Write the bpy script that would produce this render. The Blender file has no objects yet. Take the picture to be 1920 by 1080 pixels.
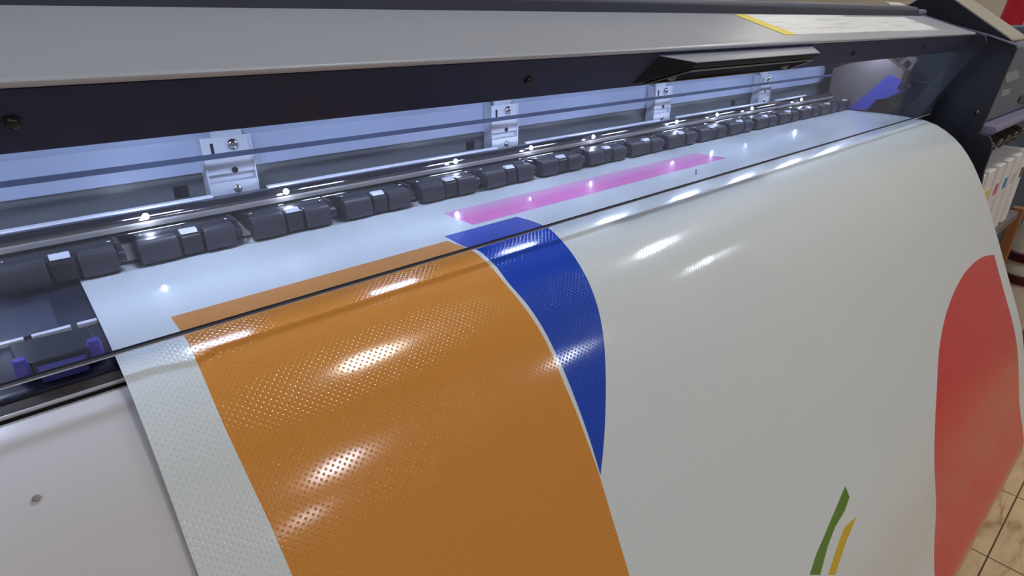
import bpy, bmesh, math, random
from mathutils import Vector, Matrix
from mathutils.geometry import delaunay_2d_cdt
random.seed(4)
SC = bpy.context.scene
COL = SC.collection
CAMZ = 1.2                       # camera height over the floor (metres)

# ------------------------------------------------------------------ camera
FPX = 1110.0                     # focal length in pixels of a 1920 px wide frame
cam_d = bpy.data.cameras.new('camera'); cam = bpy.data.objects.new('camera', cam_d); COL.objects.link(cam)
cam_d.sensor_width = 36.0; cam_d.lens = FPX / 1920 * 36.0; cam_d.clip_start = 0.01
vx = Vector((1383, 503, FPX)).normalized()
vy = Vector((-1074, 503, FPX)); vy = (vy - vx * vx.dot(vy)).normalized()
vz = vx.cross(vy)
if vz.y < 0: vz = -vz
RIGHT = Vector((vx.x, vy.x, vz.x)); UP = Vector((vx.y, vy.y, vz.y)); FWD = Vector((vx.z, vy.z, vz.z))
m = Matrix.Identity(4)
for r in range(3):
    m[r][0] = RIGHT[r]; m[r][1] = UP[r]; m[r][2] = -FWD[r]
m[2][3] = CAMZ
cam.matrix_world = m
SC.camera = cam

# ------------------------------------------------------------------ world, exposure
w = bpy.data.worlds.new('world'); SC.world = w; w.use_nodes = True
w.node_tree.nodes['Background'].inputs[0].default_value = (.8, .85, 1, 1)
w.node_tree.nodes['Background'].inputs[1].default_value = 0.1
SC.view_settings.view_transform = 'Standard'
SC.view_settings.look = 'None'
SC.view_settings.gamma = 1
SC.view_settings.exposure = -0.08
LAMP_POWER = 82.0
LED_POWER = 110.0
STRIP_POWER = 58.0

# ------------------------------------------------------------------ helpers
def s2l(c):
    return tuple(((v / 255) / 12.92 if v / 255 <= .04045 else ((v / 255 + .055) / 1.055) ** 2.4) for v in c)

def mat(name, rgb, rough=.5, metal=0.0, spec=.5, coat=0.0, emit=None, power=0.0):
    m_ = bpy.data.materials.new(name); m_.use_nodes = True
    b = m_.node_tree.nodes['Principled BSDF']
    b.inputs['Base Color'].default_value = (*s2l(rgb), 1)
    b.inputs['Roughness'].default_value = rough
    b.inputs['Metallic'].default_value = metal
    b.inputs['Specular IOR Level'].default_value = spec
    b.inputs['Coat Weight'].default_value = coat
    if emit:
        b.inputs['Emission Color'].default_value = (*s2l(emit), 1)
        b.inputs['Emission Strength'].default_value = power
    return m_

def noise_bump(m_, scale=600, strength=.1, dist=.0005):
    nt = m_.node_tree; b = nt.nodes['Principled BSDF']
    tc = nt.nodes.new('ShaderNodeTexCoord'); n = nt.nodes.new('ShaderNodeTexNoise'); bp = nt.nodes.new('ShaderNodeBump')
    n.inputs['Scale'].default_value = scale; bp.inputs['Strength'].default_value = strength; bp.inputs['Distance'].default_value = dist
    nt.links.new(tc.outputs['Object'], n.inputs['Vector']); nt.links.new(n.outputs['Fac'], bp.inputs['Height'])
    nt.links.new(bp.outputs['Normal'], b.inputs['Normal'])
    return m_

def ray(px, py):                 # direction through a pixel of the photograph
    v = RIGHT * (px - 960) + UP * (540 - py) + FWD * FPX
    return v
def on_x(px, py, X): v = ray(px, py); t = X / v.x; return (v.y * t, v.z * t)
def on_y(px, py, Yv): v = ray(px, py); t = Yv / v.y; return (v.x * t, v.z * t)
def on_z(px, py, Zv): v = ray(px, py); t = Zv / v.z; return (v.x * t, v.y * t)

def link(name, me, material, parent=None):
    o = bpy.data.objects.new(name, me); COL.objects.link(o)
    for mm in (material if isinstance(material, (list, tuple)) else [material]):
        me.materials.append(mm)
    if parent is not None: o.parent = parent
    return o

def tag(o, label=None, cat=None, group=None, kind=None):
    if label: o['label'] = label
    if cat: o['category'] = cat
    if group: o['group'] = group
    if kind: o['kind'] = kind
    return o

def empty(name, loc, label, cat, group=None):
    o = bpy.data.objects.new(name, None); COL.objects.link(o); o.location = loc; o.empty_display_size = .05
    return tag(o, label, cat, group)

class MB:
    """collects shapes in camera-relative coordinates (x along the printer, y away, z up, 0 = lens height)"""
    def __init__(self, base=(0, 0, 0)):
        self.bm = bmesh.new(); self.base = Vector(base)
    def v(self, x, y, z): return self.bm.verts.new((x - self.base.x, y - self.base.y, z + CAMZ - self.base.z))
    def face(self, vs):
        try: return self.bm.faces.new(vs)
        except ValueError: return None
    def hexa(self, c):
        v = [self.v(*p) for p in c]
        for f in ((0, 3, 2, 1), (4, 5, 6, 7), (0, 1, 5, 4), (1, 2, 6, 5), (2, 3, 7, 6), (3, 0, 4, 7)):
            self.face([v[i] for i in f])
    def box(self, x0, x1, y0, y1, z0, z1):
        self.hexa([(x0, y0, z0), (x1, y0, z0), (x1, y1, z0), (x0, y1, z0), (x0, y0, z1), (x1, y0, z1), (x1, y1, z1), (x0, y1, z1)])
    def prism_x(self, pts, x0, x1, pts2=None, n=1):          # (y,z) outline extruded along x
        pts2 = pts2 or pts
        A = [self.v(x0, *p) for p in pts]; first = A; k = len(pts)
        B = [self.v(x1, *p) for p in pts2]
        for i in range(k): self.face([A[i], A[(i + 1) % k], B[(i + 1) % k], B[i]])
        self.face(A[::-1]); self.face(B)
    def prism_y(self, pts, y0, y1):
        A = [self.v(p[0], y0, p[1]) for p in pts]; B = [self.v(p[0], y1, p[1]) for p in pts]; k = len(pts)
        for i in range(k): self.face([A[i], A[(i + 1) % k], B[(i + 1) % k], B[i]])
        self.face(A[::-1]); self.face(B)
    def prism_z(self, pts, z0, z1):
        A = [self.v(p[0], p[1], z0) for p in pts]; B = [self.v(p[0], p[1], z1) for p in pts]; k = len(pts)
        for i in range(k): self.face([A[i], A[(i + 1) % k], B[(i + 1) % k], B[i]])
        self.face(A[::-1]); self.face(B)
    def strip_x(self, pts, x0, x1, thick):                    # bent sheet: (y,z) polyline with thickness
        P = [Vector(p) for p in pts]; off = []
        for i, p in enumerate(P):
            t = (P[min(i + 1, len(P) - 1)] - P[max(i - 1, 0)]).normalized()
            off.append(p + Vector((-t.y, t.x)) * thick)
        self.prism_strip([tuple(p) for p in P], [tuple(p) for p in off], x0, x1)
    def prism_strip(self, a, b, x0, x1):
        r0 = [self.v(x0, *p) for p in a]; r1 = [self.v(x1, *p) for p in a]
        q0 = [self.v(x0, *p) for p in b]; q1 = [self.v(x1, *p) for p in b]
        n = len(a)
        for i in range(n - 1):
            self.face([r0[i], r0[i + 1], r1[i + 1], r1[i]]); self.face([q0[i], q1[i], q1[i + 1], q0[i + 1]])
            self.face([r0[i], q0[i], q0[i + 1], r0[i + 1]]); self.face([r1[i], r1[i + 1], q1[i + 1], q1[i]])
        self.face([r0[0], r1[0], q1[0], q0[0]]); self.face([r0[-1], q0[-1], q1[-1], r1[-1]])
    def tube(self, a, b, r, seg=20, r2=None):
        a = Vector(a); b = Vector(b); r2 = r if r2 is None else r2
        d = (b - a).normalized(); u = d.orthogonal().normalized(); w_ = d.cross(u)
        A = []; B = []
        for i in range(seg):
            t = 2 * math.pi * i / seg; q = u * math.cos(t) + w_ * math.sin(t)
            A.append(self.v(*(a + q * r))); B.append(self.v(*(b + q * r2)))
        for i in range(seg): self.face([A[i], A[(i + 1) % seg], B[(i + 1) % seg], B[i]])
        self.face(A[::-1]); self.face(B)
    def dome(self, c, axis, r, h, seg=16, rings=5):           # flattened hemisphere
        c = Vector(c); d = Vector(axis).normalized(); u = d.orthogonal().normalized(); w_ = d.cross(u)
        prev = None
        for j in range(rings):
            a = (math.pi / 2) * j / rings
            ring = []
            for i in range(seg):
                t = 2 * math.pi * i / seg
                ring.append(self.v(*(c + (u * math.cos(t) + w_ * math.sin(t)) * r * math.cos(a) + d * h * math.sin(a))))
            if prev:
                for i in range(seg): self.face([prev[i], prev[(i + 1) % seg], ring[(i + 1) % seg], ring[i]])
            else: self.face(ring[::-1])
            prev = ring
        top = self.v(*(c + d * h))
        for i in range(seg): self.face([prev[i], prev[(i + 1) % seg], top])
    def build(self, name, material, parent=None, bevel=0, smooth=False, seg=2):
        bmesh.ops.recalc_face_normals(self.bm, faces=self.bm.faces)
        me = bpy.data.meshes.new(name); self.bm.to_mesh(me); self.bm.free()
        o = link(name, me, material, parent)
        if parent is not None:
            off = Vector((0, 0, 0)); p = parent
            while p is not None: off += p.location; p = p.parent
            o.location = self.base - off
        else: o.location = self.base
        if bevel:
            md = o.modifiers.new('bevel', 'BEVEL'); md.width = bevel; md.segments = seg; md.limit_method = 'ANGLE'; md.angle_limit = .6
            md.harden_normals = False
        if smooth or bevel:
            for p_ in me.polygons: p_.use_smooth = True
            if not bevel or True:
                md = o.modifiers.new('edges', 'EDGE_SPLIT') if not bevel else None
                if md: md.split_angle = .7
        if bevel:
            wn = o.modifiers.new('weighted', 'WEIGHTED_NORMAL'); wn.keep_sharp = True
        return o

# ------------------------------------------------------------------ materials
M_navy = noise_bump(mat('navy painted steel', (50, 58, 90), .6, spec=.25), 900, .06)
M_navy2 = noise_bump(mat('dark navy side panel', (24, 27, 42), .5), 900, .06)
M_grey = noise_bump(mat('satin grey cover paint', (182, 188, 202), .3), 1500, .12, .0003)
M_slate = noise_bump(mat('slate ridge paint', (62, 66, 84), .45), 1200, .08)
M_black = mat('black plastic', (20, 20, 26), .35)
M_housing = noise_bump(mat('dark roller plastic', (44, 41, 46), .38), 800, .1)
M_roller = mat('roller block plastic', (58, 55, 62), .42)
M_tab = mat('white nylon tab', (225, 228, 238), .4)
M_beam = mat('white painted beam', (176, 188, 214), .35)
M_beam2 = mat('grey beam face', (120, 122, 128), .4)
M_zinc = mat('zinc plated bracket', (212, 217, 228), .35, .0)
M_steel = mat('bright steel', (205, 206, 210), .16, 1)
M_darksteel = mat('brushed dark steel', (110, 108, 106), .3, 1)
M_rail = mat('polished dark rail', (150, 150, 158), .07, .95)
M_platen = noise_bump(mat('black anodised platen', (40, 42, 58), .3), 700, .1)
M_platen2 = mat('worn platen plate', (62, 66, 84), .38)
M_purple = mat('purple plastic', (72, 62, 176), .35)
M_purple_d = mat('dark purple plastic', (44, 40, 120), .4)
M_apron = mat('cream apron paint', (212, 210, 212), .22, spec=.5, coat=.3)
M_brown = noise_bump(mat('dirty brown plate', (74, 66, 62), .5), 300, .3)
M_strip = mat('encoder strip', (66, 78, 104), .3)
M_yellow = mat('yellow label print', (250, 228, 40), .45)
M_beige = mat('beige carriage plastic', (104, 94, 90), .55)
M_cblue = mat('blue film', (58, 62, 160), .3)
M_unit = noise_bump(mat('grey green housing', (96, 108, 122), .5), 500, .1)
M_cream = mat('cream top', (176, 168, 152), .55)
M_lilac = mat('lilac grey plastic', (126, 120, 150), .45)
M_cart = mat('white cartridge plastic', (238, 237, 236), .4)
M_sticker = mat('pale sticker', (140, 150, 156), .5)
M_wood = mat('brown wood', (150, 98, 60), .5)
M_maroon = mat('maroon tape', (70, 20, 28), .4)
M_offwhite = mat('off white vinyl roll', (232, 226, 210), .45)
M_red = mat('red plastic', (196, 20, 44), .4)
M_bag = mat('orange red bag', (214, 70, 52), .35)
M_wall = noise_bump(mat('beige wall paint', (208, 192, 174), .8), 60, .1, .002)
M_ceil = mat('white ceiling', (222, 225, 230), .9)
M_screw = mat('blackened screw', (60, 58, 60), .3, .8)
M_glint = mat('white painted glint', (236, 240, 250), .3)  # pale colour painted as reflections on the rail and window edge
M_cable = mat('black tube', (30, 30, 34), .4)

def label_mat():                 # white sticker with faint grey lines of print
    m_ = mat('printed sticker', (226, 227, 222), .45)
    nt = m_.node_tree; b = nt.nodes['Principled BSDF']
    tc = nt.nodes.new('ShaderNodeTexCoord'); mp = nt.nodes.new('ShaderNodeMapping')
    mp.inputs['Scale'].default_value = (9, 240, 9)
    n = nt.nodes.new('ShaderNodeTexNoise'); n.inputs['Scale'].default_value = 1.0; n.inputs['Detail'].default_value = 3
    cr = nt.nodes.new('ShaderNodeValToRGB')
    cr.color_ramp.elements[0].position = .34; cr.color_ramp.elements[0].color = (*s2l((206, 208, 206)), 1)
    cr.color_ramp.elements[1].position = .46; cr.color_ramp.elements[1].color = (*s2l((252, 254, 255)), 1)
    nt.links.new(tc.outputs['Object'], mp.inputs['Vector']); nt.links.new(mp.outputs['Vector'], n.inputs['Vector'])
    nt.links.new(n.outputs['Fac'], cr.inputs['Fac']); nt.links.new(cr.outputs['Color'], b.inputs['Base Color'])
    return m_
M_label = label_mat()

def glass_mat():
    m_ = bpy.data.materials.new('clear acrylic'); m_.use_nodes = True
    nt = m_.node_tree; nt.nodes.clear()
    out = nt.nodes.new('ShaderNodeOutputMaterial'); tr = nt.nodes.new('ShaderNodeBsdfTransparent'); gl = nt.nodes.new('ShaderNodeBsdfGlossy')
    fr = nt.nodes.new('ShaderNodeFresnel'); mx = nt.nodes.new('ShaderNodeMixShader'); df = nt.nodes.new('ShaderNodeBsdfTranslucent'); m2 = nt.nodes.new('ShaderNodeMixShader')
    tr.inputs[0].default_value = (.95, .96, .975, 1); gl.inputs['Roughness'].default_value = .03
    df.inputs[0].default_value = (.8, .82, .9, 1)
    geo = nt.nodes.new('ShaderNodeNewGeometry'); ior = nt.nodes.new('ShaderNodeMix')   # same index seen from either face of the thin sheet
    ior.inputs[2].default_value = 1.45; ior.inputs[3].default_value = 1 / 1.45
    nt.links.new(geo.outputs['Backfacing'], ior.inputs[0]); nt.links.new(ior.outputs[0], fr.inputs['IOR'])
    half = nt.nodes.new('ShaderNodeMath'); half.operation = 'MULTIPLY'; half.inputs[1].default_value = .35; nt.links.new(fr.outputs[0], half.inputs[0])
    m2.inputs[0].default_value = .022
    nt.links.new(tr.outputs[0], m2.inputs[1]); nt.links.new(df.outputs[0], m2.inputs[2])
    nt.links.new(half.outputs[0], mx.inputs[0]); nt.links.new(m2.outputs[0], mx.inputs[1]); nt.links.new(gl.outputs[0], mx.inputs[2])
    nt.links.new(mx.outputs[0], out.inputs[0])
    return m_
M_glass = glass_mat()
M_edge = mat('polished acrylic edge', (96, 104, 120), .12, 0, .6)

def banner_mat(name, rgb, rgb2=None, rough=.13, fade=None):
    """gloss vinyl with the woven lattice of small dimples; u,v of the UV map are metres"""
    m_ = mat(name, rgb, rough); nt = m_.node_tree; b = nt.nodes['Principled BSDF']
    uv = nt.nodes.new('ShaderNodeUVMap'); sx = nt.nodes.new('ShaderNodeSeparateXYZ'); nt.links.new(uv.outputs[0], sx.inputs[0])
    def mth(op, a, c=None, clamp=False):
        n = nt.nodes.new('ShaderNodeMath'); n.operation = op; n.use_clamp = clamp
        for i, q in enumerate((a, c)):
            if q is None: continue
            if isinstance(q, (int, float)): n.inputs[i].default_value = q
            else: nt.links.new(q, n.inputs[i])
        return n.outputs[0]
    PU, PV = .0044, .0022
    u = mth('DIVIDE', sx.outputs[0], PU); v = mth('DIVIDE', sx.outputs[1], PV)
    row = mth('FLOOR', v); half = mth('MULTIPLY', mth('MODULO', row, 2.0), .5)
    fu = mth('SUBTRACT', mth('FRACT', mth('ADD', u, half)), .5); fv = mth('SUBTRACT', mth('FRACT', v), .5)
    du = mth('MULTIPLY', fu, PU / .0009); dv = mth('MULTIPLY', fv, PV / .0009)
    d2 = mth('ADD', mth('MULTIPLY', du, du), mth('MULTIPLY', dv, dv))
    dot = mth('SUBTRACT', 1.0, d2, True)                     # 1 in the middle of a dimple, 0 outside
    bp = nt.nodes.new('ShaderNodeBump'); bp.inputs['Strength'].default_value = .26; bp.inputs['Distance'].default_value = .0003; bp.invert = True
    nt.links.new(dot, bp.inputs['Height'])
    wv = nt.nodes.new('ShaderNodeTexNoise'); wv.inputs['Scale'].default_value = 14; wv.inputs['Detail'].default_value = 2
    nt.links.new(uv.outputs[0], wv.inputs['Vector'])
    b2 = nt.nodes.new('ShaderNodeBump'); b2.inputs['Strength'].default_value = .12; b2.inputs['Distance'].default_value = .004
    nt.links.new(wv.outputs['Fac'], b2.inputs['Height']); nt.links.new(b2.outputs['Normal'], bp.inputs['Normal'])
    nt.links.new(bp.outputs['Normal'], b.inputs['Normal'])
    mx = nt.nodes.new('ShaderNodeMix'); mx.data_type = 'RGBA'
    nt.links.new(mth('MULTIPLY', dot, .3), mx.inputs[0])
    mx.inputs[6].default_value = (*s2l(rgb), 1); mx.inputs[7].default_value = (*s2l(rgb2 or [c * .72 for c in rgb]), 1)
    nt.links.new(mx.outputs[2], b.inputs['Base Color'])
    if fade:                     # the ink runs out to white towards one edge
        mr = nt.nodes.new('ShaderNodeMapRange'); nt.links.new(sx.outputs[1], mr.inputs[0])
        mr.inputs[1].default_value = fade[0] - .002; mr.inputs[2].default_value = fade[0] + (fade[1] - fade[0]) * .55
        m3 = nt.nodes.new('ShaderNodeMix'); m3.data_type = 'RGBA'; nt.links.new(mr.outputs[0], m3.inputs[0])
        m3.inputs[6].default_value = (*s2l((230, 190, 220)), 1); nt.links.new(mx.outputs[2], m3.inputs[7])
        nt.links.new(m3.outputs[2], b.inputs['Base Color'])
    return m_

def floor_mat():
    m_ = mat('tan stone tile', (190, 160, 120), .35); nt = m_.node_tree; b = nt.nodes['Principled BSDF']
    tc = nt.nodes.new('ShaderNodeTexCoord'); sx = nt.nodes.new('ShaderNodeSeparateXYZ'); nt.links.new(tc.outputs['Object'], sx.inputs[0])
    def mth(op, a, c=None):
        n = nt.nodes.new('ShaderNodeMath'); n.operation = op
        for i, q in enumerate((a, c)):
            if q is None: continue
            if isinstance(q, (int, float)): n.inputs[i].default_value = q
            else: nt.links.new(q, n.inputs[i])
        return n.outputs[0]
    def line(axis, off):
        f = mth('FRACT', mth('DIVIDE', mth('ADD', sx.outputs[axis], off), .304))
        return mth('LESS_THAN', mth('ABSOLUTE', mth('SUBTRACT', f, .5)), .006)
    g = mth('MAXIMUM', line(0, -1.57 + .152 + .304 * 20), line(1, -.017 + .152 + .304 * 20))
    mp = nt.nodes.new('ShaderNodeMapping'); mp.inputs['Scale'].default_value = (7, 26, 1); mp.inputs['Rotation'].default_value = (0, 0, .1)
    n = nt.nodes.new('ShaderNodeTexNoise'); n.inputs['Scale'].default_value = 1.3; n.inputs['Detail'].default_value = 7; n.inputs['Distortion'].default_value = .8
    nt.links.new(tc.outputs['Object'], mp.inputs[0]); nt.links.new(mp.outputs[0], n.inputs['Vector'])
    cr = nt.nodes.new('ShaderNodeValToRGB'); e = cr.color_ramp.elements
    e[0].position = .3; e[0].color = (*s2l((170, 132, 92)), 1); e[1].position = .66; e[1].color = (*s2l((236, 206, 160)), 1)
    k = cr.color_ramp.elements.new(.45); k.color = (*s2l((220, 186, 142)), 1)
    nt.links.new(n.outputs['Fac'], cr.inputs[0])
    mx = nt.nodes.new('ShaderNodeMix'); mx.data_type = 'RGBA'; nt.links.new(g, mx.inputs[0])
    nt.links.new(cr.outputs[0], mx.inputs[6]); mx.inputs[7].default_value = (*s2l((92, 66, 44)), 1)
    nt.links.new(mx.outputs[2], b.inputs['Base Color'])
    return m_
M_floor = floor_mat()

# ------------------------------------------------------------------ the room
def room_box(name, x0, x1, y0, y1, z0, z1, m_):
    b = MB(); b.box(x0, x1, y0, y1, z0 - CAMZ, z1 - CAMZ); return tag(b.build(name, m_), kind='structure')
RX0, RX1, RY0, RY1, RH = -2.6, 4.2, -4.2, 2.2, 2.7
room_box('floor', RX0, RX1, RY0, RY1, -.1, 0, M_floor)
room_box('ceiling', RX0, RX1, RY0, RY1, RH, RH + .1, M_ceil)
room_box('wall_right', RX1, RX1 + .1, RY0, RY1, 0, RH, M_wall)
M_wall2 = mat('pale wall paint', (205, 206, 206), .8)
room_box('wall_left', RX0 - .1, RX0, RY0, RY1, 0, RH, M_wall2)
room_box('wall_back', RX0, RX1, RY1, RY1 + .1, 0, RH, M_wall2)
room_box('wall_front', RX0, RX1, RY0 - .1, RY0, 0, RH, M_wall2)

M_lampbody = mat('white lamp body', (230, 230, 230), .5)
def ceiling_or_fill_lamp(x, y, tint, k=1.0):
    root = empty('ceiling_or_fill_lamp', (x, y, RH), 'round ceiling lamp or added fill lamp above and out of the picture', 'lamp', 'ceiling and added fill lamps')
    b = MB((x, y, RH)); b.tube((x, y, RH - CAMZ), (x, y, RH - CAMZ - .03), .15, 32); b.build('lamp_base', M_lampbody, root, smooth=True)
    lm = mat('lamp glow', (255, 255, 255), .5, emit=tint, power=LAMP_POWER * k)
    b = MB((x, y, RH)); b.dome((x, y, RH - CAMZ - .031), (0, 0, -1), .10, .04, 32); b.build('lamp_shade', lm, root, smooth=True)
WARM = (252, 249, 240); COOL = (234, 243, 255); PINK = (244, 242, 250)
for a in ((.85, .0, WARM, 1), (2.55, .0, COOL, .8), (.9, -1.9, PINK, 1), (2.65, -2.0, COOL, 1), (.86, -2.95, PINK, .5), (-.9, -1.0, COOL, 1.2), (3.3, 1.2, WARM, .9), (3.5, -1.0, COOL, .7)):  # last two are added fill for the right wall and housing front
    ceiling_or_fill_lamp(*a)

# ------------------------------------------------------------------ the printed banner (one sheet)
PROFILE = [(.60, -.175), (.55, -.175), (.504, -.175), (.442, -.175), (.393, -.1765), (.35, -.182), (.319, -.196),
           (.292, -.216), (.268, -.242), (.24, -.283), (.211, -.335), (.178, -.398), (.145, -.462), (.117, -.516), (.097, -.562), (.08, -.615),
           (.064, -.668), (.047, -.712), (.035, -.745), (.034, -.775), (.05, -.80), (.09, -.81)]
def catmull(P, n=12):
    P = [Vector(p) for p in P]; Q = [2 * P[0] - P[1]] + P + [2 * P[-1] - P[-2]]; out = []
    for i in range(1, len(Q) - 2):
        p0, p1, p2, p3 = Q[i - 1:i + 3]
        t0 = 0; t1 = t0 + (p1 - p0).length ** .5; t2 = t1 + (p2 - p1).length ** .5; t3 = t2 + (p3 - p2).length ** .5
        for k in range(n):
            t = t1 + (t2 - t1) * k / n
            a1 = p0 * ((t1 - t) / (t1 - t0)) + p1 * ((t - t0) / (t1 - t0)); a2 = p1 * ((t2 - t) / (t2 - t1)) + p2 * ((t - t1) / (t2 - t1)); a3 = p2 * ((t3 - t) / (t3 - t2)) + p3 * ((t - t2) / (t3 - t2))
            b1 = a1 * ((t2 - t) / (t2 - t0)) + a2 * ((t - t0) / (t2 - t0)); b2 = a2 * ((t3 - t) / (t3 - t1)) + a3 * ((t - t1) / (t3 - t1))
            out.append(b1 * ((t2 - t) / (t2 - t1)) + b2 * ((t - t1) / (t2 - t1)))
    return out + [P[-1]]
SHEET = catmull(PROFILE)
ARC = [0.0]
for i in range(1, len(SHEET)): ARC.append(ARC[-1] + (SHEET[i] - SHEET[i - 1]).length)
def seg_normal(i):
    a = SHEET[max(i - 1, 0)]; b = SHEET[min(i + 1, len(SHEET) - 1)]; t = (b - a).normalized(); return Vector((t.y, -t.x))   # outward (up and towards the room)
NORM = [seg_normal(i) for i in range(len(SHEET))]
def at_arc(s):
    s = min(max(s, 0), ARC[-1]); lo, hi = 0, len(ARC) - 1
    while hi - lo > 1:
        mid = (lo + hi) // 2
        if ARC[mid] <= s: lo = mid
        else: hi = mid
    k = (s - ARC[lo]) / (ARC[hi] - ARC[lo])
    return SHEET[lo].lerp(SHEET[hi], k), NORM[lo].lerp(NORM[hi], k).normalized()
def sheet_xs(px, py):            # where on the sheet (across, along) a mark of the photograph lies
    v = ray(px, py); q = Vector((v.y, v.z))
    for i in range(len(SHEET) - 1):
        a, b = SHEET[i], SHEET[i + 1]; ca = q.x * a.y - q.y * a.x; cb = q.x * b.y - q.y * b.x
        if ca * cb <= 0 and ca != cb:
            k = ca / (ca - cb); p = a.lerp(b, k); t = p.length / q.length
            return (v.x * t, ARC[i] + k * (ARC[i + 1] - ARC[i]))
    return None
XS = lambda pts: [sheet_xs(*p) for p in pts]
def dense(pts, closed=True, step=.012):
    out = []; n = len(pts)
    for i in range(n if closed else n - 1):
        a = Vector(pts[i]); b = Vector(pts[(i + 1) % n]); k = max(1, int((b - a).length / step))
        out += [tuple(a.lerp(b, j / k)) for j in range(k)]
    return out
def smooth_line(pts, n=5): return [tuple(p) for p in catmull(pts, n)]

S_END = ARC[-1]
def x_left(s):                   # the left margin runs a few millimetres askew
    return .0266 - .0052 * min(1, s / .35)
X_R = 1.397
outline = [(x_left(0), 0), (X_R, 0), (X_R, S_END), (x_left(1), S_END), (x_left(.35), .35)]

s_or = sum(sheet_xs(*p)[1] for p in ((320, 595), (835, 452))) / 2
orange_r = smooth_line(XS([(842, 453), (885, 470), (913, 492), (943, 527), (973, 563), (1000, 600), (1027, 647), (1057, 717), (1078, 766), (1105, 838), (1122, 885), (1140, 945), (1180, 1078)]))
xl = sheet_xs(385, 715)[0]
s_low = orange_r[-1][1] + .03
orange = [(sheet_xs(320, 595)[0], s_or), (orange_r[0][0], s_or)] + orange_r[1:] + [(orange_r[-1][0] + .003, s_low)] + [(sheet_xs(548, 1080)[0], s_low)] + XS([(548, 1079), (510, 990), (470, 905), (420, 798), (387, 720), (352, 640)])
s_bl = (sheet_xs(835, 443)[1] + sheet_xs(968, 406)[1]) / 2
blue_l = smooth_line(XS([(833, 443), (870, 462), (897, 470), (915, 485), (932, 502), (953, 530), (990, 573), (1015, 610), (1041, 660), (1058, 697), (1080, 752), (1105, 822), (1125, 888)]))
blue_rr = smooth_line(XS([(968, 406), (1002, 416), (1030, 429), (1052, 450), (1078, 483), (1103, 527), (1120, 573), (1130, 620), (1135, 677), (1136, 720), (1135, 780), (1131, 845), (1126, 891)]))
blue = [(blue_l[0][0], s_bl), (blue_rr[0][0], s_bl)] + blue_rr[1:] + blue_l[1:][::-1]
p_tl, p_tr, p_br, p_bl = XS([(827, 399), (1305, 287), (1362, 296), (888, 422)])
st = (p_tl[1] + p_tr[1]) / 2; sb = (p_bl[1] + p_br[1]) / 2
pink = [(p_tl[0], st), (p_tr[0], st), (p_br[0], sb), (p_bl[0], sb)]
red_l = smooth_line(XS([(1863, 478), (1848, 480), (1832, 488), (1808, 513), (1788, 550), (1771, 600), (1761, 655), (1757, 720), (1753, 800), (1752, 870), (1755, 960), (1752, 1075)]))
x_rr = sum(sheet_xs(*p)[0] for p in ((1864, 480), (1885, 555), (1906, 638))) / 3
red = red_l + [(red_l[-1][0], S_END - .02), (x_rr, S_END - .02), (x_rr, red_l[0][1])]
red[0] = (x_rr - .001, red_l[0][1])
green = XS([(1585, 911), (1593, 932), (1584, 958), (1566, 988), (1552, 1025), (1538, 1078)]) + XS([(1518, 1078), (1530, 1040), (1544, 1008), (1562, 965)])
yellow = XS([(1606, 968), (1597, 992), (1586, 1017), (1577, 1045), (1566, 1078)]) + XS([(1553, 1078), (1563, 1045), (1573, 1015), (1584, 988)])
tick = XS([(1304, 318), (1306.5, 318), (1306, 328), (1303.5, 328)])

def in_poly(p, poly):
    c = False; j = len(poly) - 1
    for i in range(len(poly)):
        xi, yi = poly[i]; xj, yj = poly[j]
        if (yi > p[1]) != (yj > p[1]) and p[0] < (xj - xi) * (p[1] - yi) / (yj - yi) + xi: c = not c
        j = i
    return c

regions = [(orange, 1, .02), (blue, 2, .02), (pink, 3, .03), (red, 4, .02), (green, 5, .02), (yellow, 6, .02), (tick, 7, .02)]
pts, edges = [], []
def add_loop(poly, step):
    d = dense(poly, True, step); b0 = len(pts); pts.extend(Vector(p) for p in d)
    edges.extend((b0 + i, b0 + (i + 1) % len(d)) for i in range(len(d)))
add_loop(outline, .02)
for poly, _, stp in regions: add_loop(poly, stp)
# rows follow the bend: close together where the sheet curves
rows = []; s = 0.0
while s < S_END:
    rows.append(s); _, n0 = at_arc(s); step = .012
    for tr in (.012, .009, .006, .004):
        _, n1 = at_arc(s + tr); step = tr
        if n0.angle(n1) < .06: break
    s += step
for s in rows[1:]:
    x = x_left(s) + .012
    while x < X_R - .01:
        pts.append(Vector((x, s))); x += .036
V, _, F, *_ = delaunay_2d_cdt(pts, edges, [], 1, 1e-6)
THICK = .0006
polys = []; mats_i = []
for f in F:
    c = sum((V[i] for i in f), Vector((0, 0))) / len(f)
    if not in_poly(c, outline): continue
    k = 0
    for poly, mi, _ in regions:
        if in_poly(c, poly): k = mi
    a, b, d = (V[f[0]], V[f[1]], V[f[2]])
    cr_ = (b.x - a.x) * (d.y - a.y) - (b.y - a.y) * (d.x - a.x)
    ff = list(f)
    if cr_ > 0: ff.reverse()      # s grows towards the room, so flip to face outwards
    polys.append(ff); mats_i.append(k)
nv = len(V); co = []; nn = []
for p in V:
    q, n = at_arc(p.y); co.append((p.x, q.x, q.y + CAMZ)); nn.append((0, n.x, n.y))
for p in V:
    q, n = at_arc(p.y); q = q - n * THICK; co.append((p.x, q.x, q.y + CAMZ)); nn.append((0, -n.x, -n.y))
cnt = {}
for f in polys:
    for i in range(len(f)):
        e = (f[i], f[(i + 1) % len(f)]); cnt[e] = 1
rim = [e for e in cnt if (e[1], e[0]) not in cnt]
n_top = len(polys)
allf = polys + [[i + nv for i in reversed(f)] for f in polys] + [[e[1], e[0], e[0] + nv, e[1] + nv] for e in rim]
me = bpy.data.meshes.new('printed_banner'); me.from_pydata(co, [], allf); me.update()
uvl = me.uv_layers.new(name='UVMap')
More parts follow.
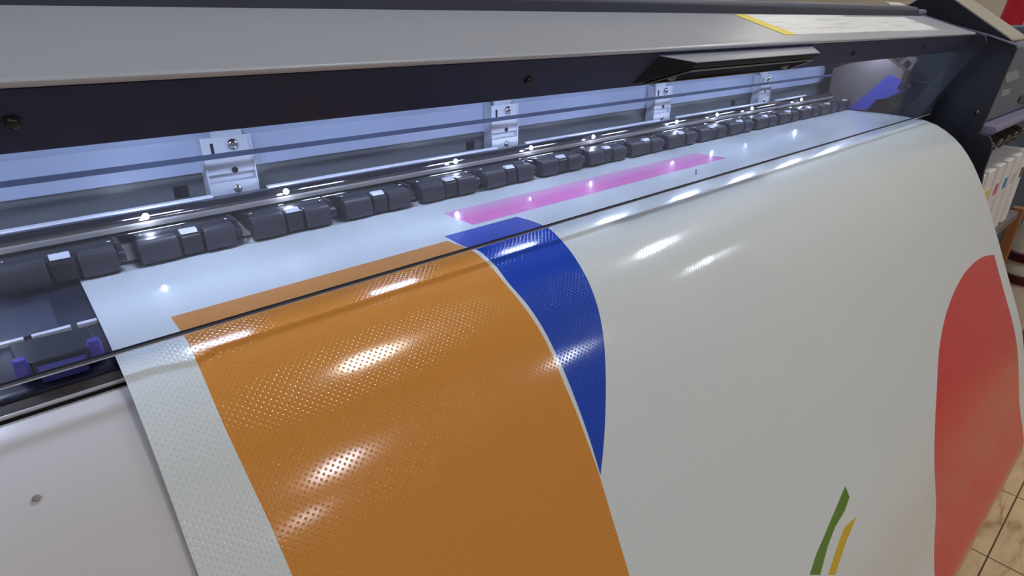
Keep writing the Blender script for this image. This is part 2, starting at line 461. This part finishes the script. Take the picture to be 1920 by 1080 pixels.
for l in me.loops:
    p = V[l.vertex_index % nv]; uvl.data[l.index].uv = (p.x, p.y)
for i, p in enumerate(me.polygons):
    p.material_index = mats_i[i] if i < n_top else 0
    p.use_smooth = i < 2 * n_top
banner = bpy.data.objects.new('printed_banner', me); COL.objects.link(banner)
for m_ in (banner_mat('white gloss vinyl', (222, 229, 230), (178, 186, 192)), banner_mat('orange ink', (218, 146, 66)), banner_mat('blue ink', (36, 76, 188)),
           banner_mat('pink ink', (232, 118, 190), (234, 160, 206), fade=(st, sb)), banner_mat('red ink', (212, 54, 62)), banner_mat('green ink', (84, 134, 48)), banner_mat('yellow ink', (214, 178, 40)), banner_mat('dark ink', (60, 60, 70))):
    me.materials.append(m_)
nl = [None] * len(me.loops)
for p in me.polygons:
    for li in p.loop_indices:
        nl[li] = nn[me.loops[li].vertex_index] if p.index < 2 * n_top else tuple(p.normal)
me.normals_split_custom_set(nl)
tag(banner, 'white vinyl banner printed with orange, blue, pink and red shapes, hanging over the printer front', 'banner')

# ------------------------------------------------------------------ the wide format printer
PX0, PX1 = -.75, 1.445
PR = empty('wide_format_printer', (.4, .5, 0), 'wide format printer with grey top cover, navy front and clear window', 'printer')
def part(b, name, m_, parent=None, **k): return b.build(name, m_, parent or PR, **k)

# top cover: grey sloping lid with rounded front edge
b = MB(); b.prism_x([(.3262, -.0224), (.3262, -.0240), (.3276, -.0256), (.337, -.0262), (.43, -.010), (.43, .0071), (.418, .0067), (.345, -.0165), (.334, -.0198), (.3285, -.0212)], PX0, 1.43)
top = part(b, 'top_cover', M_grey, bevel=.0015)
# ridge behind it
b = MB(); b.prism_x([(.4195, -.01), (.419, .0165), (.4235, .0215), (.44, .0245), (.56, .0285), (.62, .020), (.62, -.01)], PX0, 1.40)
part(b, 'rear_cover', M_slate, bevel=.002)
b = MB(); b.prism_x([(.419, .0085), (.445, .0085), (.445, .0185), (.4225, .0185), (.419, .0155)], 1.402, 1.445)
part(b, 'cover_hinge', M_lilac, bevel=.003)
# navy fascia below the lid
b = MB(); b.prism_x([(.3285, -.0258), (.3490, -.0542), (.3515, -.0553), (.3550, -.0540), (.338, -.0264)], PX0, 1.432)
fascia = part(b, 'front_fascia', M_navy, bevel=.001)
def on_plane(px, py, p0, n):
    v = ray(px, py); t = Vector(p0).dot(Vector(n)) / v.dot(Vector(n)); return v * t
FP = (0, .3490, -.0542); FN = Vector((0, -(.0542 - .0258), -(.3490 - .3285))).normalized()
for px, py in ((22, 228), (990, 150), (1600, 100), (1732, 88)):
    c = on_plane(px, py, FP, FN)
    b = MB(); b.tube(c - FN * .002, c + FN * .0012, .0036, 18); b.dome(c + FN * .0012, FN, .003, .0022, 18)
    part(b, 'fascia_screw', M_screw, smooth=True)

# grip handle on the fascia
xs_b = (.455, .768); xs_f = (.490, .738)
b = MB()
def hl(x0, x1, y, z): return [(x0, y, z), (x1, y, z)]
tb = [(xs_b[0], .336, -.0276), (xs_b[1], .336, -.0276)]; tf = [(xs_f[0], .310, -.0350), (xs_f[1], .310, -.0350)]
bf = [(xs_f[0] - .002, .313, -.0395), (xs_f[1], .313, -.0395)]; bb = [(.449, .3475, -.0530), (.752, .3475, -.0530)]
vv = [b.v(*p) for p in tb + tf + bf + bb]
for f in ((0, 1, 3, 2), (2, 3, 5, 4), (4, 5, 7, 6), (6, 7, 1, 0), (0, 2, 4, 6), (1, 7, 5, 3)): b.face([vv[i] for i in f])
hd = part(b, 'grip_handle', mat('handle plastic', (26, 28, 40), .6, spec=.25), bevel=.001)
b = MB(); vt = [b.v(x, y, z + dz) for dz in (.0002, .0012) for x, y, z in (tb[0], tb[1], tf[1], tf[0])]
for f in ((0, 1, 2, 3), (7, 6, 5, 4), (0, 4, 5, 1), (1, 5, 6, 2), (2, 6, 7, 3), (3, 7, 4, 0)): b.face([vt[i] for i in f])
part(b, 'handle_plate', mat('grey handle plate', (160, 163, 180), .4), hd, bevel=.0004)
hn = Vector((0, -.0145, -.063)).normalized()
b = MB()
rimp = [(.489, .3152, -.0404), (.733, .3152, -.0404), (.742, .3440, -.0517), (.462, .3440, -.0517)]
def bar(b, a, c, r=.0009): b.tube(a, c, r, 8)
for i in range(4):
    o = Vector((0, -.0003, -.0012)); bar(b, Vector(rimp[i]) + o, Vector(rimp[(i + 1) % 4]) + o)
part(b, 'handle_rim', M_darksteel, hd, smooth=True)
b = MB(); o = Vector((0, -.0002, -.0006)); vq = [b.v(*(Vector(p) + o * k)) for k in (0, 1) for p in rimp]
for f in ((0, 1, 2, 3), (7, 6, 5, 4), (0, 4, 5, 1), (1, 5, 6, 2), (2, 6, 7, 3), (3, 7, 4, 0)): b.face([vq[i] for i in f])
part(b, 'grip_recess', mat('matte black recess', (10, 10, 12), .9, spec=.1), hd)
for xx, yy, zz in ((.484, .330, -.0462), (.700, .330, -.0462)):
    b = MB(); b.dome((xx, yy, zz - .001), (0, -.25, -.97), .0042, .0035, 16); part(b, 'handle_screw', M_darksteel, hd, smooth=True)

# sticker on the lid: yellow band and two white fields
def lid_pt(x, y):                # the lid's plane
    k = (y - .345) / (.418 - .345); return (x, y, -.0165 + k * (.0067 + .0165))
def lid_quad(name, q, m_, lift=.0006):
    b = MB(); vs = []
    for dz in (-.0004, lift):
        vs.append([b.v(x, y, lid_pt(x, y)[2] + dz) for x, y in q])
    n = len(q)
    b.face(vs[0][::-1]); b.face(vs[1])
    for i in range(n): b.face([vs[0][i], vs[0][(i + 1) % n], vs[1][(i + 1) % n], vs[1][i]])
    return b
lb = part(lid_quad('w', [(.75, .3465), (1.05, .3465), (1.035, .414), (.75, .414)], None), 'warning_label', M_label, top)
part(lid_quad('w', [(.722, .3465), (.7495, .3465), (.7495, .414), (.722, .414)], None), 'label_band', M_yellow, lb)
part(lid_quad('w', [(1.0505, .3465), (1.285, .3465), (1.285, .408), (1.0365, .408)], None, .0008), 'label_sheet', M_label, lb)

# clear window hanging from the fascia
GT, GB = (.3530, -.0545), (.3603, -.1688)
b = MB(); b.prism_x([GT, (GT[0] + .003, GT[1]), (GB[0] + .003, GB[1]), GB], PX0, 1.428)
win = part(b, 'clear_window', M_glass)
b = MB(); b.prism_x([(GB[0], GB[1]), (GB[0] + .003, GB[1]), (GB[0] + .003, GB[1] - .0014), (GB[0] + .0001, GB[1] - .0014)], PX0, 1.428)
part(b, 'window_edge', M_edge, win)
b = MB(); b.prism_x([(GB[0], GB[1] - .0014), (GB[0] + .003, GB[1] - .0014), (GB[0] + .0022, GB[1] - .0024), (GB[0] + .0006, GB[1] - .0024)], PX0, 1.428); part(b, 'edge_glint', M_glint, win)  # white strip carries the polished edge's highlight in its colour

# back beam, white painted, with its lower grey face
b = MB(); b.prism_x([(.585, -.1265), (.585, -.097), (.592, -.09), (.60, -.05), (.63, -.05), (.63, -.1265)], PX0, 1.437)
beam = part(b, 'carriage_beam', M_beam, bevel=.0008)
b = MB(); b.prism_x([(.588, -.156), (.588, -.1268), (.63, -.1268), (.63, -.156)], PX0, 1.437)
part(b, 'beam_skirt', M_beam2)
b = MB(); b.prism_x([(.5545, -.1100), (.555, -.1055), (.5553, -.1055), (.5548, -.1100)], PX0, 1.41)
part(b, 'encoder_strip', M_strip)
def bracket(x0):
    b = MB(); W = .0435; z0, z1 = -.147, -.0945; yf = .571
    b.box(x0, x0 + W, yf, yf + .0015, z1 - .033, z1)          # upper plate
    b.box(x0, x0 + W, yf + .004, yf + .0055, z0 + .004, z1 - .031)
    b.box(x0, x0 + W, yf - .001, yf + .001, z0 - .002, z0 + .012)    # lower lip
    b.box(x0 + .012, x0 + W - .004, yf + .008, yf + .0095, z1 - .002, z1 + .012)   # tab going up behind the fascia
    for xx in (x0, x0 + W - .0015): b.box(xx, xx + .0015, yf - .002, .5848, z0 - .002, z1 + .0005)
    br = part(b, 'beam_bracket', M_zinc, bevel=.0004)
    for dx, z, r in ((.027, z1 - .0075, .0052), (.024, z0 + .005, .004)):
        b = MB(); c = Vector((x0 + dx, yf - .001, z)); b.dome(c, (0, -1, 0), r, r * .55, 16); part(b, 'bracket_screw', M_steel, br, smooth=True)
    b = MB(); b.box(x0 + .008, x0 + .0105, yf - .0005, yf + .0003, z1 - .0185, z1 - .005); b.tube((x0 + .025, yf + .0003, z1 - .0305), (x0 + .025, yf - .0006, z1 - .0305), .0028, 14)
    part(b, 'bracket_slot', M_black, br)
    return br
for x0 in (.1405, .4685, .7965, 1.1245): bracket(x0)
for xx in (.115, .443, .81, 1.06):
    b = MB(); b.box(xx, xx + .012, .5868, .5882, -.146, -.136); part(b, 'skirt_slot', M_black)

# polished rail with LED lenses in front of the beam
b = MB()
prof = [(.572, -.1575)] + [(.5575 + .0105 * math.cos(t), -.1510 + .0085 * math.sin(t)) for t in [math.pi * k / 12 * 1.15 - .1 for k in range(13)]] + [(.545, -.1575)]
b.prism_x(prof, PX0, 1.415)
rail = part(b, 'lamp_rail', M_rail, smooth=True)
b = MB(); b.prism_x([(.5435, -.1545), (.5435, -.1512), (.5465, -.1505), (.5465, -.1545)], PX0, 1.415); part(b, 'rail_lip', mat('pale rail lip', (190, 186, 180), .3, .4), rail)
M_led = mat('led glow', (255, 255, 255), .4, emit=(214, 226, 255), power=LED_POWER)
for k in range(-3, 5):
    for j in range(3):
        x = -.034 + .425 * k + .1155 * j
        if not (-.6 < x < 1.30): continue
        b = MB((x, .536, CAMZ - .144)); b.dome((x, .5395, -.1445), (0, -1, .1), .0026, .0026, 14); part(b, 'led_lens', M_led, rail, smooth=True)

for x0, x1 in ((PX0, .1385), (.187, .4665), (.515, .7945), (.843, 1.1225), (1.171, 1.30)):  # white strips painted as the beam's reflection in the rail, broken at brackets
    b = MB(); b.prism_x([(.5550, -.1436), (.5560, -.1415), (.5600, -.1410), (.5600, -.1436)], x0, x1); part(b, 'rail_glint', M_glint, rail)
# lamp bars under the lid that light the print bed
M_bar = mat('work lamp glow', (255, 255, 255), .4, emit=(204, 220, 255), power=STRIP_POWER)
b = MB(); b.box(PX0, 1.42, .462, .490, -.043, -.038); b.box(PX0, 1.42, .428, .4615, -.0425, -.0395); holder = part(b, 'lamp_holder', M_black, top)
for k in range(-4, 8):
    x = .083 + .18 * k
    b = MB(); b.box(x, x + .05, .466, .484, -.0470, -.0432); part(b, 'work_lamp', M_bar, holder, bevel=.0006)
# pinch roller units
def pinch_unit(x0):
    W = .081
    b = MB()
    b.prism_x([(.512, -.170), (.5125, -.157), (.520, -.1535), (.545, -.1575), (.572, -.159), (.572, -.170)], x0 + .003, x0 + W - .006)
    b.prism_x([(.5065, -.1725), (.5065, -.158), (.5095, -.156), (.5125, -.157), (.5125, -.1725)], x0 + .031, x0 + .046)
    b.box(x0 + .0295, x0 + .031, .508, .515, -.1725, -.156); b.box(x0 + .046, x0 + .0475, .508, .515, -.1725, -.156)
    u = part(b, 'pinch_roller_unit', M_housing, bevel=.0008)
    for a, c in ((x0 + .001, x0 + .029), (x0 + .048, x0 + .072)):
        b = MB(); b.prism_x([(.5052, -.1728), (.5040, -.168), (.5048, -.1595), (.5085, -.1548), (.5155, -.1545), (.5165, -.1728)], a, c)
        part(b, 'roller_block', M_roller, u, bevel=.0012)
    b = MB(); b.prism_x([(.5075, -.1556), (.5115, -.1528), (.5155, -.1528), (.5155, -.1556)], x0 + .032, x0 + .0445); part(b, 'roller_tab', M_tab, u, bevel=.0005)
    b = MB(); b.tube((x0 + .0725, .511, -.163), (x0 + .0775, .511, -.163), .0052, 16); b.box(x0 + .0735, x0 + .0765, .511, .53, -.162, -.153); part(b, 'roller_spring', M_housing, u, smooth=True)
    b = MB(); b.dome((x0 + .0705, .5225, -.1538), (0, 0, 1), .0016, .001, 10); part(b, 'unit_screw', M_steel, u, smooth=True)
    b = MB(); b.dome((x0 + .006, .5225, -.1538), (0, 0, 1), .0016, .001, 10); part(b, 'unit_screw', M_steel, u, smooth=True)
    return u
proto = pinch_unit(.0655 - .0855)
def copy_tree(o, parent):
    c = o.copy(); COL.objects.link(c); c.parent = parent
    for ch in list(o.children): copy_tree(ch, c)
    return c
for k in range(-8, 17):
    if k == 0: continue
    c = copy_tree(proto, PR); c.location = Vector(proto.location) + Vector((.0855 * k, 0, 0))
b = MB()                                                     # beige gaps seen between the units
b.prism_x([(.5215, -.1722), (.524, -.1712), (.572, -.163), (.572, -.1722)], PX0, 1.41); part(b, 'roller_backing', mat('grey beige backing', (150, 142, 142), .5), bevel=.0005)

# platen
b = MB(); b.prism_x([(.58, -.1775), (.505, -.1775), (.44, -.1782), (.40, -.1795), (.376, -.1815), (.372, -.1835), (.372, -.20), (.58, -.20)], PX0, 1.44)
plat = part(b, 'platen', M_platen, bevel=.0004)
for x0, x1 in ((-.48, -.33), (-.325, -.15), (-.145, -.09), (-.0785, -.027), (-.0245, .004),):
    b = MB(); b.box(x0, x1, .4365, .492, -.1785, -.1769); part(b, 'platen_plate', M_platen2, plat, bevel=.0004)
for x0, x1 in ((-.19, -.170), (-.164, -.144), (-.138, -.118), (-.112, -.096), (-.09, -.0665), (-.060, -.040), (-.034, -.0145), (-.0105, .0095), (.0130, .0235)):
    b = MB(); b.box(x0, x1, .4310, .4352, -.1795, -.1762); part(b, 'cutter_strip', M_tab, plat)
# lip below the window: brown plate, chrome bar, grey rim
b = MB(); b.prism_x([(.3715, -.1850), (.3655, -.1878), (.3655, -.20), (.3715, -.20)], PX0, 1.44); part(b, 'front_lip', M_brown, bevel=.0005)
b = MB(); b.tube((PX0, .3638, -.1886), (1.44, .3638, -.1886), .0013, 12); part(b, 'chrome_bar', mat('bright trim bar', (206, 206, 212), .25, .2), smooth=True)
b = MB(); b.box(PX0, 1.44, .3590, .3622, -.20, -.1915); part(b, 'lip_groove', M_black)
b = MB(); b.prism_x([(.3585, -.1895), (.3535, -.1903), (.3535, -.20), (.3585, -.20)], PX0, 1.44); part(b, 'lip_rim', mat('grey rim', (132, 128, 124), .4))
# apron under the hanging sheet
AP = [p for p in SHEET if p.x < .331 and p.y > -.64]
a_out = []; 
for i, p in enumerate(SHEET):
    if .09 < p.x < .3545:
        a_out.append(tuple(p - NORM[i] * (.0035 + .0045 * min(1, max(0, (p.x - .27) / .08)))))
b = MB(); b.prism_strip(a_out, [(y + .012 + .02 * min(1, (.36 - y) / .1), z - .014) for y, z in a_out], PX0, 1.375)
apron = part(b, 'front_apron', M_apron, smooth=True)
c0 = sheet_xs(75, 926)
b = MB()
cp, cn = at_arc(c0[1]); cc = cp - cn * .0037
b.dome((c0[0] - .002, cc.x, cc.y), (0, cn.x, cn.y), .0018, .0006, 14); part(b, 'apron_screw', mat('painted screw', (140, 134, 130), .5), apron, smooth=True)

# right end: side panel, cover strut, housing
sp = [on_x(px, py, 1.5) for px, py in ((1722, 27), (1860, 67), (1904, 84), (1907, 90), (1880, 150), (1852, 215), (1834, 249), (1855, 256), (1860, 269), (1858, 284), (1844, 322), (1839, 349))]
sp += [(.262, -.42), (.30, -1.19), (.74, -1.19), (.74, .0)]
b = MB(); b.prism_x(sp, 1.5, 1.512); side = part(b, 'side_panel', M_navy2, bevel=.0012)
b = MB()
rimline = [on_x(px, py, 1.4985) for px, py in ((1722, 25), (1780, 44), (1860, 67), (1905, 83))]
b.strip_x([(y, z) for y, z in rimline], 1.4975, 1.5125, .0022); part(b, 'panel_rim', M_lilac, side)
b = MB()
for px, py in ((1832, 211), (1703, 163), (1783, 82)):
    y, z = on_x(px, py, 1.5); b.dome((1.5, y, z), (-1, 0, 0), .005, .003, 16)
part(b, 'panel_screw', M_darksteel, side, smooth=True)
st_ = [on_x(px, py, 1.445) for px, py in ((1822, 64), (1846, 66), (1850, 78), (1768, 170), (1716, 225), (1690, 216), (1740, 160), (1800, 92))]
b = MB(); b.prism_x(st_, 1.4455, 1.452); part(b, 'cover_strut', M_navy2, bevel=.001)
b = MB(); b.prism_x([(.60, -.20), (.60, -.02), (.44, -.02), (.44, -.20)], 1.470, 1.4985); part(b, 'end_wall', M_navy2, bevel=.002)
for py0 in ((1690, 148), (1690, 195)):
    y, z = on_x(*py0, 1.466); b = MB(); b.tube((1.4665, y + .02, z), (1.4665, y - .055, z - .004), .0022, 10); part(b, 'tube_run', M_slate, smooth=True)
# carriage parked at the right
cp_ = [on_x(px, py, 1.405) for px, py in ((1548, 200), (1562, 128), (1612, 113), (1664, 110), (1696, 133), (1690, 152), (1660, 160), (1592, 205))]
b = MB(); b.prism_x(cp_, 1.405, 1.436); car = part(b, 'print_carriage', M_beige, bevel=.002)
bp_ = [on_x(px, py, 1.402) for px, py in ((1588, 206), (1668, 139), (1691, 152), (1682, 165), (1688, 172), (1660, 185), (1642, 187), (1634, 196), (1622, 208))]
b = MB(); b.prism_x(bp_, 1.4025, 1.434); part(b, 'carriage_skirt', M_cblue, car, bevel=.001)
ho = [on_x(px, py, 1.44) for px, py in ((1684, 119), (1704, 106), (1719, 107), (1722, 112), (1699, 143), (1688, 135))]
hi_ = [on_x(px, py, 1.44) for px, py in ((1692, 122), (1702, 111.5), (1711, 119), (1700, 132))]
b = MB()
outer = ho; inner = [hi_[0], hi_[1], hi_[2], hi_[2], hi_[3], hi_[0]]
A = [[b.v(x, *p) for p in outer] for x in (1.437, 1.4415)]; B_ = [[b.v(x, *p) for p in inner] for x in (1.437, 1.4415)]
for i in range(6):
    j = (i + 1) % 6
    for q in ([A[0][i], A[0][j], B_[0][j], B_[0][i]], [A[1][i], B_[1][i], B_[1][j], A[1][j]], [A[0][i], A[1][i], A[1][j], A[0][j]], [B_[0][i], B_[0][j], B_[1][j], B_[1][i]]): b.face(q)
bmesh.ops.remove_doubles(b.bm, verts=b.bm.verts, dist=1e-6)
part(b, 'carriage_hook', M_beige, car)
# housing on the right of the side panel
hx0 = 1.5135
hp = [on_x(px, py, 1.52) for px, py in ((1726, 27), (1700, 12), (1727, -3), (1787, -3), (1893, 72), (1904, 81))]
b = MB(); b.prism_x(hp, hx0, hx0 + .012); hs = part(b, 'housing_side', M_navy2, bevel=.001)
tp = [on_x(px, py, 1.53) for px, py in ((1787, -6), (1893, 68))]
LIDX = on_plane(1858, 22, (1.53, *tp[0]), Vector((0, -(tp[0][1] - tp[1][1]), tp[0][0] - tp[1][0])).normalized()).x
b = MB(); b.prism_x([tp[0], tp[1], (tp[1][0] - .004, tp[1][1] - .008), (tp[1][0] + .012, tp[1][1] - .014), (tp[0][0], tp[0][1] - .016)], hx0 + .0125, LIDX); part(b, 'housing_lid', M_cream, bevel=.002)
b = MB(); b.box(hx0 + .0005, 2.1, .290, .70, -.19, -.048); hb = part(b, 'right_housing', M_unit, bevel=.004)
for q in ([(1884, 138), (1908, 132), (1912, 146), (1886, 156)], [(1880, 168), (1896, 166), (1890, 178), (1876, 182)]):
    b = MB(); b.prism_y([on_y(px, py, .2895) for px, py in q], .2892, .2903); part(b, 'housing_sticker', M_sticker, hb)
b = MB(); b.prism_y([on_y(px, py, .2895) for px, py in ((1908, 192), (1912, 182), (1925, 176), (1930, 196))], .287, .2905); part(b, 'housing_vent', M_black, hb)
# lilac shelf over the ink bay
b = MB(); b.prism_x([(.262, -.2035), (.266, -.193), (.40, -.185), (.70, -.185), (.70, -.2), (.272, -.212)], hx0, 2.1); part(b, 'ink_bay_shelf', M_lilac, bevel=.003)
b = MB(); b.box(hx0 + .001, 2.1, .425, .70, -.49, -.205); part(b, 'ink_bay', mat('dark bay', (38, 36, 40), .5))
b = MB(); b.box(hx0 + .001, 2.14, .262, .55, -.515, -.492); part(b, 'ink_tray', mat('grey tray', (108, 100, 104), .5), bevel=.003)
for k in range(7):
    x = 1.56 + .075 * k
    b = MB(); b.tube((x, .36, -.235), (x, .30, -.262), .009, 14); b.tube((x + .03, .37, -.25), (x + .03, .31, -.285), .007, 14); b.dome((x, .30, -.262), (0, -.9, -.4), .011, .006, 14)
    part(b, 'ink_valve', M_darksteel, smooth=True)
    b = MB()
    pts3 = [Vector((x + .01, .40, -.215)), Vector((x + .02, .33, -.225)), Vector((x + .005, .30, -.25)), Vector((x, .36, -.288))]
    cv = [pts3[0] * (1 - t) ** 3 + pts3[1] * 3 * t * (1 - t) ** 2 + pts3[2] * 3 * t * t * (1 - t) + pts3[3] * t ** 3 for t in [i / 10 for i in range(11)]]
    for a, c in zip(cv, cv[1:]): b.tube(a, c, .003, 8)
    part(b, 'ink_tube', M_cable, smooth=True)
# stand legs under the body
for x in (-.5, 1.40):
    b = MB(); b.box(x, x + .07, .36, .50, -1.12, -.515 if x > 0 else -.25); b.box(x - .01, x + .08, .16, .80, -1.1995, -1.12); part(b, 'stand_leg', M_navy2, bevel=.004)
b = MB(); b.box(-.5, 1.47, .400, .60, -.50, -.2005); part(b, 'lower_body', M_navy2, bevel=.003)
b = MB(); b.tube((PX0 + .3, .10, -.868), (1.42, .10, -.868), .055, 32); part(b, 'take_up_roll', M_offwhite, smooth=True)

# ink cartridges resting in the tray
cb = MB((1.56, .40, CAMZ - .492)); cb.box(1.535, 1.585, .268, .42, -.4915, -.30)
ct_root = empty('ink_cartridge', (1.56, .40, CAMZ - .492), 'white ink cartridge nearest the navy side panel in the ink bay', 'ink cartridge', 'ink cartridges in the right bay')
cb.build('cartridge_body', M_cart, ct_root, bevel=.003)
tints = [(70, 70, 74), (230, 210, 60), (214, 110, 150), (70, 150, 200), (200, 200, 200), (90, 90, 90)]
lab = []
for i, t in enumerate(tints): lab.append(mat('cartridge label', t, .5))
cb = MB((1.56, .40, CAMZ - .492)); cb.box(1.547, 1.573, .2667, .2684, -.37, -.345); cb.build('cartridge_label', lab[0], ct_root)
names = ['second white ink cartridge from the side panel with yellow label', 'third white ink cartridge from the side panel with pink label', 'fourth white ink cartridge from the side panel with blue label', 'fifth white ink cartridge from the side panel', 'sixth white ink cartridge, farthest right from the side panel']
for i in range(1, 6):
    r = ct_root.copy(); COL.objects.link(r); r.location.x += .085 * i; r['label'] = names[i - 1]
    for ch in list(ct_root.children):
        c = ch.copy(); c.data = ch.data.copy() if ch.name.startswith('cartridge_label') else ch.data
        COL.objects.link(c); c.parent = r
        if ch.name.startswith('cartridge_label'): c.data.materials[0] = lab[i]

# ------------------------------------------------------------------ media clamp on the platen
cl = empty('media_clamp', (0, .39, CAMZ - .177), 'black media clamp with purple knobs on the platen left of the banner', 'clamp')
b = MB((0, .39, CAMZ - .177)); b.prism_z([(-.0215, .4165), (.0165, .4135), (.0185, .389), (.012, .3815), (-.013, .3825), (-.0195, .388)], -.1785, -.171); b.build('clamp_body', M_black, cl, bevel=.0008)
b = MB((0, .39, CAMZ - .177)); b.prism_z([(-.012, .3815), (.011, .3805), (.010, .3725), (-.0115, .3735)], -.181, -.1735); b.build('clamp_bar', M_purple_d, cl, bevel=.0008)
for x, y in ((-.0180, .3835), (.0160, .3830)):
    b = MB((0, .39, CAMZ - .177)); b.tube((x, y, -.1785), (x, y, -.1695), .0036, 20); b.tube((x, y, -.1695), (x, y, -.1675), .0030, 20); b.build('clamp_knob', M_purple, cl, smooth=True)

# ------------------------------------------------------------------ things behind on the right
b = MB()
t0 = Vector((4.0, .62, -.42)); pr = on_x(1896, 40, 3.6); pt = on_x(1918, -12, 3.6)
base = Vector((3.6, pr[0], pr[1])); topv = Vector((3.6, pt[0], pt[1])); dirv = (topv - base)
cab_top = -.02
o = MB(); q0 = base + dirv * ((cab_top - base.z) / dirv.z); q1 = base + dirv * 6
o.tube(q0, q1, .045, 24); tag(o.build('red_pole', M_red, smooth=True), 'thick red tube leaning against the beige wall above the cabinet', 'tube')
o = MB(); o.box(3.3, 4.15, .15, .95, -1.1995, cab_top - .001); tag(o.build('grey_cabinet', M_unit, bevel=.01), 'grey cabinet in front of the beige wall at the top right', 'cabinet')
# white paper roll behind the printer
o = MB(); a = on_y(1655, 14, .95); o.tube((a[0] - .02, .95, a[1] - .035), (a[0] + .14, .95, a[1] - .035), .055, 28); tag(o.build('paper_roll', M_offwhite, smooth=True), 'white roll lying behind the top of the printer', 'roll')
o = MB(); o.box(a[0] - 1.5, a[0] + .2, .80, 1.12, -1.1995, a[1] - .0905); tag(o.build('work_table', M_unit, bevel=.01), 'long grey table behind the printer carrying the white roll', 'table')

wl = MB(); wl.box(2.30, 2.33, .272, .302, -1.1995, -.52); tag(wl.build('wooden_leg', M_wood, bevel=.004), 'brown wooden post standing on the floor below the ink tray', 'post')
def vinyl_roll(x, y, label):
    r = empty('vinyl_roll', (x, y, 0), label, 'roll')
    o = MB((x, y, 0)); o.tube((x, y, -1.1995), (x, y, -.78), .078, 32); o.tube((x, y, -.775), (x, y, -.70), .070, 32); o.tube((x, y, -.695), (x, y, -.30), .062, 32, .022); o.build('roll_body', M_offwhite, r, smooth=True)
    for z, rr in ((-.720, .080), (-.792, .086)):
        o = MB((x, y, 0)); o.tube((x, y, z), (x, y, z + .026), rr, 32); o.build('tape_band', M_maroon, r, smooth=True)
vinyl_roll(2.50, .235, 'white tapering roll with two maroon bands standing right of the banner edge')
o = MB()
bm = o.bm
res = bmesh.ops.create_icosphere(bm, subdivisions=3, radius=1)
for v in bm.verts:
    n = .12 * math.sin(7 * v.co.x + 3 * v.co.z) + .1 * math.cos(6 * v.co.y + 5 * v.co.z)
    v.co = Vector((2.30 + v.co.x * (.08 + .03 * n), .10 + v.co.y * (.07 + .03 * n), .235 + v.co.z * (.225 + .04 * n)))
for v in bm.verts: v.co.z = max(v.co.z, .001)
tag(o.build('plastic_bag', M_bag, smooth=True), 'crumpled orange red plastic bag on the floor right of the banner', 'bag')
